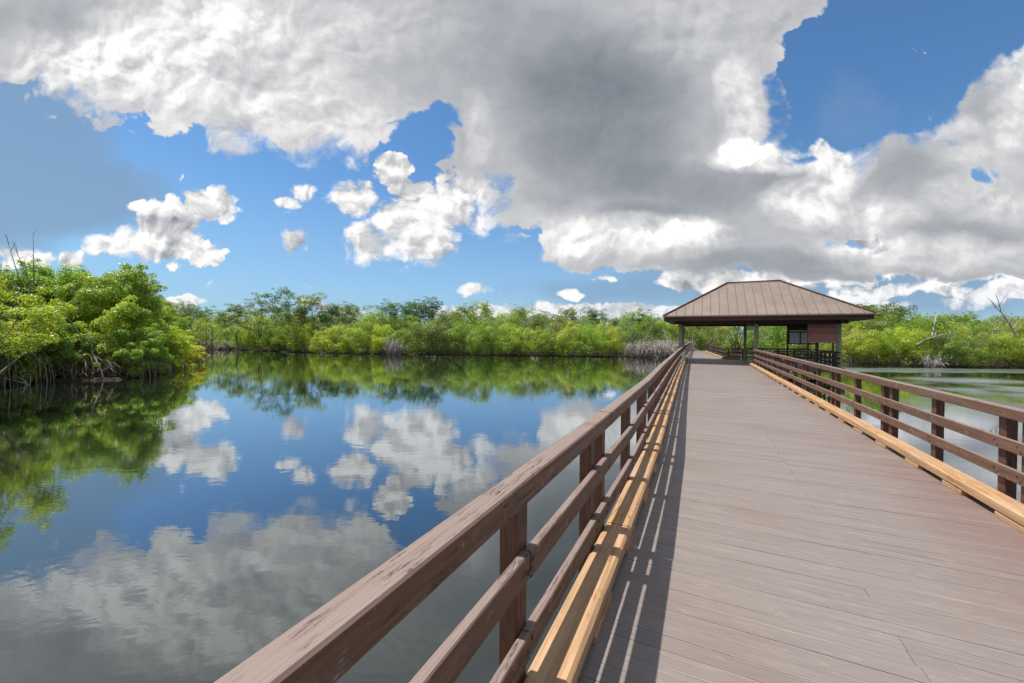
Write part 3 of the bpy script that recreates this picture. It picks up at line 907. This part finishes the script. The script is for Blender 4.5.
def branch_tree(seed, H, spread, levels=4, thick=0.13, lean=(0, 0), kids=(2, 4), mt=None, gnarl=0.25, upb=0.55):
    """recursive limbs; returns the MB and the tip points"""
    rng = np.random.default_rng(seed)
    mb = MB(); tips = []
    def grow(p, d, L, th, lv):
        pts = [p]; q = p.copy(); dd = d.copy()
        for s in range(3):
            dd = (dd + Vector(rng.normal(size=3)) * gnarl * 0.45 + Vector((0, 0, 0.06))).normalized()
            q = q + dd * L / 3; pts.append(q.copy())
        e = 0.55 if lv > 0 else 0.25
        mb.tube(pts, [th, th * (1 - (1 - e) * 0.33), th * (1 - (1 - e) * 0.66), th * e], 5 if lv > 1 else 4, cap=False)
        if lv == 0:
            tips.append(tuple(q)); return
        for k in range(int(rng.integers(kids[0], kids[1] + 1))):
            nd = (dd * 0.75 + Vector(rng.normal(size=3)) * spread + Vector((0, 0, upb * 0.3))).normalized()
            st = pts[-1] if k < 2 else pts[2]
            grow(st.copy(), nd, L * rng.uniform(0.55, 0.85), th * e * (0.9 if k == 0 else 0.7), lv - 1)
    d0 = Vector((lean[0], lean[1], 1)).normalized()
    grow(Vector((0, 0, -0.4)), d0, H * 0.42, thick, levels)
    return mb, np.array(tips)

def sparse_variant(seed, H=8.6, leaf=0.2, per=34, **kw):
    mb, tips = branch_tree(seed, H, 0.48, **kw)
    rng = np.random.default_rng(seed + 5)
    s = H / tips[:, 2].max()
    mb.v = [(x * s, y * s, z * s if z > 0 else z) for x, y, z in mb.v]
    tips = tips * s
    V = clump_leaves(rng, tips, rng.uniform(0.28, 0.6, len(tips)), per, leaf, up=0.8, flat=0.5)
    return dict(crown=quads_mesh('crown', V, M['leaf']), trunk=mb.mesh('trunk', M['bark'], True), R=2.5, H=H)

def place_tree(kind, var, x, y, rot, sc, label, cat, col, group, scz=None, zoff=0.0):
    t = thing(kind, label, cat, (x, y, zoff), rot, group)
    t.scale = (sc, sc, scz or sc)
    link_mesh('trunk', var['trunk'], t)
    if 'crown' in var:
        c = link_mesh('crown', var['crown'], t)
        c.color = (*col, 1)
    if 'roots' in var: link_mesh('prop_roots', var['roots'], t)
    return t

ORD = 'leftmost second third fourth fifth sixth seventh eighth ninth tenth eleventh twelfth thirteenth fourteenth fifteenth sixteenth seventeenth eighteenth nineteenth twentieth'.split()
def ordl(i):
    if i < len(ORD): return ORD[i] + ('' if i == 0 else ' from left')
    u = ['twentieth', 'first', 'second', 'third', 'fourth', 'fifth', 'sixth', 'seventh', 'eighth', 'ninth']
    n = i + 1
    return ({2: 'twenty-', 3: 'thirty-'}[n // 10] + u[n % 10] if n % 10 else {20: 'twentieth', 30: 'thirtieth'}[n]) + ' from left'

YG, BG, MG, DG, OL, YE = (0.34, 0.41, 0.06), (0.25, 0.35, 0.058), (0.19, 0.285, 0.057), (0.085, 0.16, 0.035), (0.20, 0.25, 0.09), (0.46, 0.45, 0.05)
rt = random.Random(7)
def shade(c, k=0.15):
    f = 1 + rt.uniform(-k, k)
    return tuple(min(1, a * f * (1 + rt.uniform(-0.06, 0.06))) for a in c)

SHORE_D = [(200, 60), (215, 74), (232, 78), (250, 72), (275, 67), (300, 64), (350, 62), (400, 61), (450, 60), (500, 59.5), (560, 59), (610, 58), (650, 58), (690, 59),
           (715, 61), (750, 60), (790, 56), (830, 50), (850, 46), (900, 43.5), (950, 42.5), (1024, 41), (1100, 40), (1300, 38)]

far_vars = [bush_variant(100 + i, R_=rt.uniform(2.4, 3.2), H=rt.uniform(4.6, 5.8), zlo=0.3, nc=40, cr=(0.55, 1.1), per=150, leaf=0.20, flat=0.85) for i in range(6)]
fine_vars = [bush_variant(130 + i, R_=2.5, H=5.0, nc=70, cr=(0.35, 0.75), per=75, leaf=0.16, jit=1.0) for i in range(3)]
tall_vars = [bush_variant(160 + i, R_=2.7, H=7.6, zlo=2.2, nc=52, cr=(0.4, 0.9), per=80, leaf=0.22, limbs=12, thick=0.10) for i in range(5)]
open_vars = [sparse_variant(200 + i, H=8.8, thick=0.16, levels=4) for i in range(5)]

def run_row(kind, variants, xs, dd, sc, labelfn, cat, cols, group, gaps=()):
    k = 0
    for x in xs:
        if any(a <= x <= b for a, b in gaps): continue
        d = lerp_tab(SHORE_D, x) + (dd(x) if callable(dd) else dd) + rt.uniform(-0.7, 0.7)
        X, Y = W(x + rt.uniform(-3, 3), d)
        c = cols[rt.randrange(len(cols))] if isinstance(cols, list) else cols(x)
        s = sc(x) if callable(sc) else sc * rt.uniform(0.88, 1.12)
        place_tree(kind, variants[rt.randrange(len(variants))], X, Y, rt.uniform(0, 6.28), s, labelfn(k, x), cat, shade(c), group)
        k += 1

def frange(a, b, s):
    out = []
    while a <= b: out.append(a); a += s
    return out

# far shore, front row at the water's edge
def fcol(x):
    if x < 232: return MG
    if x < 262: return BG
    if x < 385: return YG if rt.random() < 0.7 else BG
    if x < 470: return OL if rt.random() < 0.4 else MG
    if x < 510: return BG
    return YG if rt.random() < 0.75 else BG
def fsc(x):
    return {0: 0.78, 1: 0.92, 2: 0.98}[0 if x < 400 else (1 if x < 470 else 0)] * rt.uniform(0.9, 1.12)
run_row('mangrove_bush', far_vars, frange(228, 628, 15.5), lambda x: 0.5, fsc,
        lambda k, x: 'low round mangrove touching the water on the far shore, ' + ordl(k), 'mangrove', fcol, 'low mangroves along the far waterline', gaps=[(386, 402)])
run_row('mangrove_bush', far_vars + fine_vars, frange(205, 735, 19), lambda x: 5.5, lambda x: rt.uniform(0.9, 1.25),
        lambda k, x: 'rounded mangrove just behind the waterline bushes of the far shore, ' + ordl(k), 'mangrove', [BG, MG, OL, BG, YG], 'mangroves behind the far waterline bushes')
run_row('mangrove_tree', tall_vars, frange(150, 770, 21), lambda x: 10.5 if x > 235 else 16, lambda x: (0.98 if x > 235 else 1.1) * rt.uniform(0.78, 1.12),
        lambda k, x: 'taller mangrove tree in the back row of the far shore, ' + ordl(k), 'mangrove tree', [MG, OL, BG, DG], 'taller mangrove trees of the far shore')
# open-crowned trees standing above the far shore
op = [(238, 70, 1.02), (262, 69, 1.12), (276, 70, 1.0), (298, 69, 1.18), (318, 70, 1.14), (334, 72, 1.02), (350, 72, 0.92), (385, 70, 1.04), (412, 72, 0.98), (438, 70, 1.08), (458, 71, 1.0),
      (485, 71, 1.0), (512, 72, 0.98), (548, 70, 0.92), (590, 68, 0.9), (640, 68, 0.86), (166, 74, 1.0), (190, 80, 1.0)]
op.sort()
for i, (x, d, s) in enumerate(op):
    X, Y = W(x, d)
    place_tree('open_crowned_tree', open_vars[i % 5], X, Y, rt.uniform(0, 6.28), s, 'thin open-crowned tree rising above the far mangroves, ' + ordl(i), 'tree', shade(DG if i % 3 else OL), 'thin open-crowned trees above the far mangroves')

# right-hand shore
run_row('mangrove_bush', far_vars + fine_vars, frange(838, 1130, 17.5), lambda x: 0.5, lambda x: (0.72 if x < 925 else 0.62) * rt.uniform(0.9, 1.1),
        lambda k, x: 'low mangrove at the waterline of the right shore, ' + ordl(k), 'mangrove', lambda x: YG if x < 925 or x > 990 else (OL if rt.random() < 0.5 else BG), 'low mangroves along the right waterline', gaps=[(922, 942)])
run_row('mangrove_bush', far_vars + fine_vars, frange(770, 1150, 20), lambda x: 4.8, lambda x: (0.98 if x < 905 else 0.86) * rt.uniform(0.92, 1.1),
        lambda k, x: 'rounded mangrove in the second row of the right shore, ' + ordl(k), 'mangrove', [BG, MG, YG, OL], 'second row mangroves of the right shore')
run_row('mangrove_tree', tall_vars, frange(790, 1180, 24), lambda x: 10.0, lambda x: (0.84 if x < 900 else 0.72) * rt.uniform(0.92, 1.08),
        lambda k, x: 'taller mangrove in the back row of the right shore, ' + ordl(k), 'mangrove tree', [BG, MG, BG, OL], 'back row mangroves of the right shore')
for i, (x, d, s) in enumerate([(868, 58, 0.98), (884, 56, 1.0), (897, 57, 0.93)]):
    X, Y = W(x, d)
    place_tree('mangrove_tree', tall_vars[i], X, Y, rt.uniform(0, 6.28), s, ['dark', 'tallest dark', 'flat topped dark'][i] + ' green tree just right of the shelter roof', 'tree', shade(DG, 0.05), 'dark trees right of the shelter')

# woods further back, seen only as one mass
def woods():
    rng = np.random.default_rng(77)
    C = []
    for x in np.arange(-250, 1350, 7.0):
        for row in range(2):
            d = 88 + row * 14 + rng.uniform(-4, 4)
            if x > 780: d -= 14
            X, Y = W(x, d)
            for z in (1.5, 3.2, 4.8, rng.uniform(5.5, 7.0)): C.append((X + rng.uniform(-1, 1), Y + rng.uniform(-1, 1), z))
    for x in np.arange(-250, 1350, 5.0):                  # low undergrowth that closes the view beneath the crowns
        d = lerp_tab(SHORE_D, x) + (14 if 200 < x < 760 else 12) if x > 200 else 62 + (x + 250) * 0.03
        X, Y = W(x, d)
        C.append((X, Y, 0.7)); C.append((X + 0.4, Y + 1.2, 1.7))
    C = np.array(C)
    V = clump_leaves(rng, C, rng.uniform(1.1, 1.9, len(C)), 60, 0.5)
    o = link_mesh('woods', quads_mesh('woods', V, M['leaf']))
    o.color = (*MG, 1); o['kind'] = 'stuff'; o['label'] = 'dense green mangrove woods filling the land behind the shore trees'; o['category'] = 'woods'
woods()

# ------------------------------------------------------------------ near left bank
def prop_roots(seed, R_, n, zmax=1.3):
    rng = np.random.default_rng(seed)
    mb = MB()
    for i in range(n):
        a = rng.uniform(0, 6.28); r0 = R_ * rng.uniform(0.2, 0.7); r1 = r0 + rng.uniform(0.3, 1.3)
        a2 = a + rng.uniform(-0.3, 0.3)
        z = zmax * rng.uniform(0.5, 1.3)
        p = [(math.cos(a) * r0, math.sin(a) * r0, z), (math.cos(a) * (r0 * 0.6 + r1 * 0.4), math.sin(a) * (r0 * 0.6 + r1 * 0.4), z * 0.95),
             (math.cos(a2) * (r0 * .15 + r1 * .85), math.sin(a2) * (r0 * .15 + r1 * .85), z * 0.55), (math.cos(a2) * r1, math.sin(a2) * r1, -0.3)]
        th = rng.uniform(0.016, 0.04)
        mb.tube(p, [th * 1.1, th, th * 0.9, th * 0.7], 5, cap=False)
    return mb.mesh('prop_roots', M['root'], True)

def near_variant(seed, R_, H, zlo, nc, cr, per, leaf, limbs=16, thick=0.1, roots=60, off=(0, 0)):
    rng = np.random.default_rng(seed)
    C = dome_centres(rng, R_, H, zlo, nc)
    # sprays that break the outline
    ex = []
    for i in range(nc // 3):
        c = C[rng.integers(0, nc)]
        d = unit(np.array([c[0], c[1], (c[2] - H * 0.4)]) + rng.normal(size=3) * 0.5)
        ex.append(c + d * rng.uniform(0.5, 1.0))
    Call = np.vstack([C, np.array(ex)])
    r = np.concatenate([rng.uniform(*cr, nc), rng.uniform(cr[0] * 0.5, cr[0] * 0.9, len(ex))])
    V = clump_leaves(rng, Call, r, per, leaf, jit=1.0, flat=0.75)
    V = V[V[:, :, 2].min(1) > 0.08]
    v = dict(crown=quads_mesh('crown', V, M['leaf']), trunk=trunk_mesh(rng, Call, R_ * 0.5, thick, limbs, M['bark'], off=off), R=R_, H=H)
    if roots: v['roots'] = prop_roots(seed + 1, R_, roots)
    return v

NL = [near_variant(300, 3.1, 6.9, 0.9, 110, (0.42, 0.85), 330, 0.14, limbs=30), near_variant(301, 2.9, 6.4, 0.7, 110, (0.4, 0.8), 330, 0.14, limbs=28),
      near_variant(302, 2.4, 3.6, 0.45, 60, (0.35, 0.65), 270, 0.13, limbs=14), near_variant(303, 2.2, 4.5, 2.3, 46, (0.32, 0.6), 330, 0.105, limbs=12, roots=0, off=(-2.6, 0.5))]
near = [  # x px, distance, variant, scale, colour, label
    (119, 29.6, 0, 1.03, BG, 'tall mangrove at the right end of the near left bank, leafy sprays against the sky', 1.00),
    (84, 30.2, 0, 0.97, BG, 'tall mangrove on the near left bank behind the tangle of prop roots', 1.00),
    (58, 29.0, 1, 1.0, BG, 'tall mangrove on the near left bank, below the clouds left of the root tangle', 1.08),
    (20, 28.0, 0, 0.92, MG, 'tall mangrove on the near left bank under the bare upright twigs', 1.0),
    (-24, 27.5, 1, 0.96, MG, 'tall mangrove half cut by the left edge of the photo', 1.1),
    (-70, 22, 0, 1.0, MG, 'mangrove just beyond the left edge of the photo', 1.0),
    (28, 24.6, 2, 0.95, BG, 'broad leafy mangrove hanging over the water at the left edge', 1.05),
    (-8, 23.6, 2, 1.0, YG, 'low mangrove at the waterline in the left corner of the bank', 1.0),
    (116, 27.4, 2, 1.0, YG, 'low mangrove on the near bank above the prop roots', 1.25),
    (44, 24.4, 2, 0.8, MG, 'rounded mangrove just left of the root tangle, leaves down to the water', 1.1),
    (8, 22.6, 2, 0.9, BG, 'bright low mangrove over the water in the left corner of the bank', 1.3),
    (-30, 21.5, 2, 1.0, MG, 'low mangrove cut by the left edge of the photo', 1.4),
    (74, 26.6, 2, 0.85, YG, 'bright leafy mangrove directly above the root tangle', 1.5),
    (134, 26.8, 2, 0.75, BG, 'low mangrove at the waterline right of the pale prop roots', 1.1),
    (150, 32.5, 2, 0.9, YG, 'yellow-green mangrove behind the right end of the prop roots', 1.2),
    (152, 30.0, 2, 0.9, YG, 'low yellow-green mangrove right of the prop roots', 1.0),
    (168, 35.0, 2, 0.85, YE, 'yellow leaved mangrove bush near the tip of the left point', 0.92),
    (184, 39.5, 2, 0.74, YE, 'small yellow mangrove bush trailing at the very tip of the left point', 0.62),
    (112, 36.0, 1, 1.0, MG, 'mangrove behind the right end of the near left bank', 0.95),
    (150, 43.0, 1, 0.95, BG, 'rounded mangrove behind the yellow bushes of the left point', 0.8),
    (158, 56.0, 1, 1.15, BG, 'large mangrove between the left point and the far inlet', 0.9),
    (70, 35.0, 1, 1.1, MG, 'mangrove hidden deep behind the near left bank', 1.0),
]
for (x, d, vi, s, c, lab, sz) in near:
    X, Y = W(x, d)
    place_tree('mangrove_tree' if vi != 2 else 'mangrove_bush', NL[vi], X, Y, rt.uniform(0, 6.28), s, lab, 'mangrove', shade(c, 0.08), 'mangroves of the near left bank', scz=s * sz)
place_tree('mangrove_tree', NL[3], -19.3, 14.4, 0.0, 1.0, 'closest mangrove with yellow-green leaves at the left edge of the photo', 'mangrove', YG, 'mangroves of the near left bank', scz=0.95)

def arcs(mb, rng, n, R_, H, th, z0=-0.2, cx=0, cy=0, sq=1.0):
    """a tangle of curved bare stems"""
    for i in range(n):
        a = rng.uniform(0, 6.28); r0 = R_ * rng.uniform(0, 0.8)
        p0 = Vector((cx + math.cos(a) * r0, cy + math.sin(a) * r0 * sq, z0))
        a2 = a + rng.normal() * 0.9
        L = R_ * rng.uniform(0.5, 1.3)
        h = H * rng.uniform(0.35, 1.0)
        p1 = p0 + Vector((math.cos(a2) * L * 0.25, math.sin(a2) * L * 0.25 * sq, h * 0.75))
        p2 = p0 + Vector((math.cos(a2) * L * 0.65, math.sin(a2) * L * 0.65 * sq, h))
        p3 = p0 + Vector((math.cos(a2) * L, math.sin(a2) * L * sq, h * rng.uniform(0.3, 0.9)))
        t = th * rng.uniform(0.5, 1.2)
        mb.tube([p0, p1, p2, p3], [t, t * 0.85, t * 0.6, t * 0.25], 4, cap=False)
        for k in range(2):
            q = p1.lerp(p2, rng.uniform(0, 1)); e = q + Vector(rng.normal(size=3)) * R_ * 0.22 + Vector((0, 0, 0.15))
            mb.tube([q, q.lerp(e, 0.5) + Vector((0, 0, 0.06)), e], [t * 0.5, t * 0.35, t * 0.12], 4, cap=False)

def brush(x, d, R_, H, n, th, label, seed, mt='dead', sq=0.7, kind='dead_brush', cat='dead brush', group=None):
    X, Y = W(x, d)
    mb = MB(); arcs(mb, np.random.default_rng(seed), n, R_, H, th, sq=sq)
    o = mb.build(kind, M[mt], smooth=True)
    o.location = (X, Y, 0)
    o['label'] = label; o['category'] = cat
    if group: o['group'] = group
brush(655, 58.5, 2.9, 2.7, 240, 0.045, 'wide heap of bleached dead brush on the shore left of the shelter', 1)
brush(636, 58.8, 1.7, 2.2, 110, 0.04, 'smaller heap of dead brush at the water left of the wide heap', 2)
brush(680, 60.0, 2.0, 2.9, 130, 0.04, 'dead brush pile behind the end of the left railing', 3)
brush(394, 59.6, 1.3, 2.6, 120, 0.04, 'bare grey brush in the gap between mangroves of the far shore', 4)
brush(933, 42.2, 0.95, 1.5, 80, 0.04, 'tangled bleached driftwood at the waterline of the right shore', 5)
brush(218, 76, 3.0, 1.9, 120, 0.06, 'grey fallen branches at the head of the left inlet', 6)
brush(82, 25.3, 1.9, 1.7, 150, 0.03, 'brown tangle of roots and stems over the water on the near left bank', 7, mt='root', sq=0.6, kind='root_tangle', cat='root tangle')
brush(112, 25.6, 1.1, 1.5, 50, 0.03, 'right clump of pale prop roots standing in the water on the near bank', 8, mt='root', sq=0.6, kind='root_tangle', cat='root tangle')

def log(pts, r, label, kind='fallen_branch', cat='branch', mt='dead', sub=6, seed=0):
    rng = np.random.default_rng(seed)
    mb = MB()
    P = [Vector(p) for p in pts]
    n = len(P)
    mb.tube(P, [r * (1 - 0.75 * i / (n - 1)) for i in range(n)], 7, cap=True)
    for k in range(sub):
        i = rng.integers(0, n - 1); q = P[i].lerp(P[i + 1], rng.uniform(0, 1))
        e = q + Vector((rng.normal() * 0.5, rng.normal() * 0.3, abs(rng.normal()) * 0.7)) * (0.6 + r * 6)
        mb.tube([q, q.lerp(e, 0.5) + Vector((0.05, 0, 0.08)), e], [r * 0.45, r * 0.32, r * 0.12], 5, cap=False)
    o = mb.build(kind, M[mt], smooth=True)
    o['label'] = label; o['category'] = cat
def at(x, y, d):
    """the point seen at picture position (x, y), d metres ahead"""
    dd = CAM_ROT @ Vector(((x - 512) / F_PX, (341.5 - y) / F_PX, -1))
    return (dd.x / dd.y * d, d, CAM_H + dd.z / dd.y * d)
log([at(54, 357, 24.8), at(66, 348, 24.8), at(78, 340, 25.0), at(91, 331, 25.4)], 0.10, 'pale broken limb slanting up out of the root tangle on the near left bank', seed=2, sub=4)
log([at(43, 343, 23.9), at(52, 333, 24.0), at(60, 322, 24.3), at(66, 309, 24.6)], 0.05, 'thin grey limb crossing the mangroves above the root tangle', mt='bark', seed=3, sub=5)
log([at(105, 384, 24.6), at(101, 370, 24.7), at(95, 357, 24.9), at(90, 349, 25.2)], 0.05, 'pale leaning stem standing in the water right of the root tangle', mt='dead', seed=4, sub=3)
log([at(0, 378, 21.6), at(12, 380, 21.8), at(24, 383, 21.9), at(31, 388, 21.9)], 0.05, 'thin bare branch trailing just above the water at the left edge', mt='dead', seed=5, sub=4)
log([at(917, 345, 42.8), at(924, 340, 43.0), at(932, 338, 43.2), at(934, 326, 43.4), at(936, 317, 43.4)], 0.13, 'bleached bent dead trunk rising out of the right shore mangroves', kind='dead_tree', cat='dead trunk', seed=6, sub=6)
log([at(932, 338, 42.6), at(941, 335, 42.6), at(952, 333, 42.8)], 0.09, 'bleached limb lying across the leaves beside the bent dead trunk', seed=7, sub=3)
log([at(1016, 338, 41.0), at(1013, 330, 41.2), at(1008, 322, 41.4), at(1001, 312, 41.5), at(994, 306, 41.6)], 0.10, 'pale leaning dead tree with bare twigs near the right edge', kind='dead_tree', cat='dead trunk', seed=8, sub=10)

def bare(x, d, H, label, seed, lean=(0, 0), th=0.11, zb=0.0, levels=4, spread=0.55, mt='bark'):
    mb, tips = branch_tree(seed, H, spread, levels=levels, thick=th, lean=lean, kids=(2, 4))
    s = H / tips[:, 2].max()
    mb.v = [(a * s, b * s, c * s if c > 0 else c) for a, b, c in mb.v]
    X, Y = W(x, d)
    o = mb.build('bare_tree', M[mt], smooth=True)
    o.location = (X, Y, zb); o['label'] = label; o['category'] = 'bare tree'; o['group'] = 'leafless trees above the mangroves'
bare(375, 69, 9.6, 'leafless twiggy tree above the far shore, left of the middle', 21)
bare(340, 70, 10.0, 'leafless tree among the open-crowned trees of the far shore', 22)
bare(535, 68, 10.6, 'tallest leafless tree above the middle of the far shore', 23)
bare(552, 69, 9.4, 'smaller leafless tree right of the tallest one on the far shore', 24)
bare(645, 67, 7.6, 'grey leafless tree behind the dead brush heap', 25, mt='dead')
bare(668, 66, 7.8, 'grey leafless tree left of the shelter roof', 27, mt='dead')
bare(878, 55, 9.2, 'leafless tree standing beside the right end of the shelter roof', 26)
bare(862, 50, 7.0, 'grey dead tree under the right end of the roof', 30, mt='dead')
bare(1010, 44, 7.6, 'bare spreading tree at the right edge of the photo', 28, lean=(-0.15, 0), th=0.12, mt='dead')
bare(958, 45, 5.8, 'grey leafless tree amid the right shore mangroves', 29, mt='dead')
bare(598, 62, 6.4, 'pale leafless tree amid the far mangroves right of the middle', 31, mt='dead')
bare(625, 61, 6.0, 'pale leafless tree beside the dead brush heaps', 32, mt='dead')
bare(470, 66, 7.4, 'pale leafless tree amid the far mangroves near the middle', 33, mt='dead')
bare(700, 72, 6.6, 'pale leafless tree seen between the shelter posts', 34, mt='dead')
xs = [248, 305, 356, 428, 505, 531, 560, 577, 612, 640, 672, 712, 852, 906, 946, 972, 992, 1018]
for i, x in enumerate(xs):
    d = lerp_tab(SHORE_D, x) + rt.uniform(-0.2, 1.6)
    H = rt.uniform(4.2, 6.4) if x < 780 else rt.uniform(3.4, 4.8)
    bare(x, d, H, 'slender pale dead tree showing among the waterside mangroves, ' + ordl(i), 60 + i, lean=(rt.uniform(-0.5, 0.5), 0), th=0.085, mt='dead', spread=0.5)
# bare upright twigs above the near left bank
for i, (x, y, d, lx, lab) in enumerate([(33, 233, 25.5, 0.35, 'rightmost bare upright stem above the near left bank'), (12, 240, 25.5, -0.45, 'middle forked bare stem above the near left bank'), (6, 236, 25.0, -0.3, 'leftmost bare stem above the near left bank')]):
    top = at(x, y, d); bot = at(x + (1 if i == 0 else 18 if i == 1 else 15), 285, d)
    log([(bot[0], d, 0.3), bot, tuple((a + b) / 2 for a, b in zip(bot, top)), top], 0.035, lab, kind='bare_sapling', cat='bare stem', mt='bark', seed=40 + i, sub=5)

def palm(x, d, H, label, seed):
    rng = np.random.default_rng(seed)
    X, Y = W(x, d)
    t = thing('palm_tree', label, 'palm tree', (X, Y, 0), 0, 'palms above the right shore')
    MB().tube([(0, 0, -0.3), (0.1, 0, H * 0.5), (0.15, 0, H)], [0.17, 0.14, 0.13], 8).build('trunk', M['bark'], t, smooth=True)
    Q = []
    for k in range(22):
        a = rng.uniform(0, 6.28); el = rng.uniform(-0.2, 1.2)
        d0 = np.array([math.cos(a) * math.cos(el), math.sin(a) * math.cos(el), math.sin(el)])
        side = unit(np.cross(d0, [0, 0, 1.0]))
        L = rng.uniform(1.3, 1.8)
        for j in range(16):
            s = (j + 1) / 16
            p = np.array([0.15, 0, H]) + d0 * L * s + np.array([0, 0, -0.55 * s * s * L * 0.6])
            for sg in (-1, 1):
                tip = p + side * sg * 0.5 * math.sin(math.pi * (0.15 + 0.8 * s)) + d0 * 0.25 + np.array([0, 0, -0.12])
                w = d0 * 0.045
                Q.append([p - w, p + w, tip + w * 0.2, tip - w * 0.2])
    c = link_mesh('fronds', quads_mesh('fronds', np.array(Q), M['leaf']), t); c.color = (*DG, 1)
palm(958, 55, 5.3, 'small dark palm crown above the right shore mangroves', 1)
palm(975, 58, 4.7, 'lower palm crown right of the small dark palm', 2)
palm(866, 66, 7.6, 'distant palm peeking out at the right tip of the shelter roof', 3)
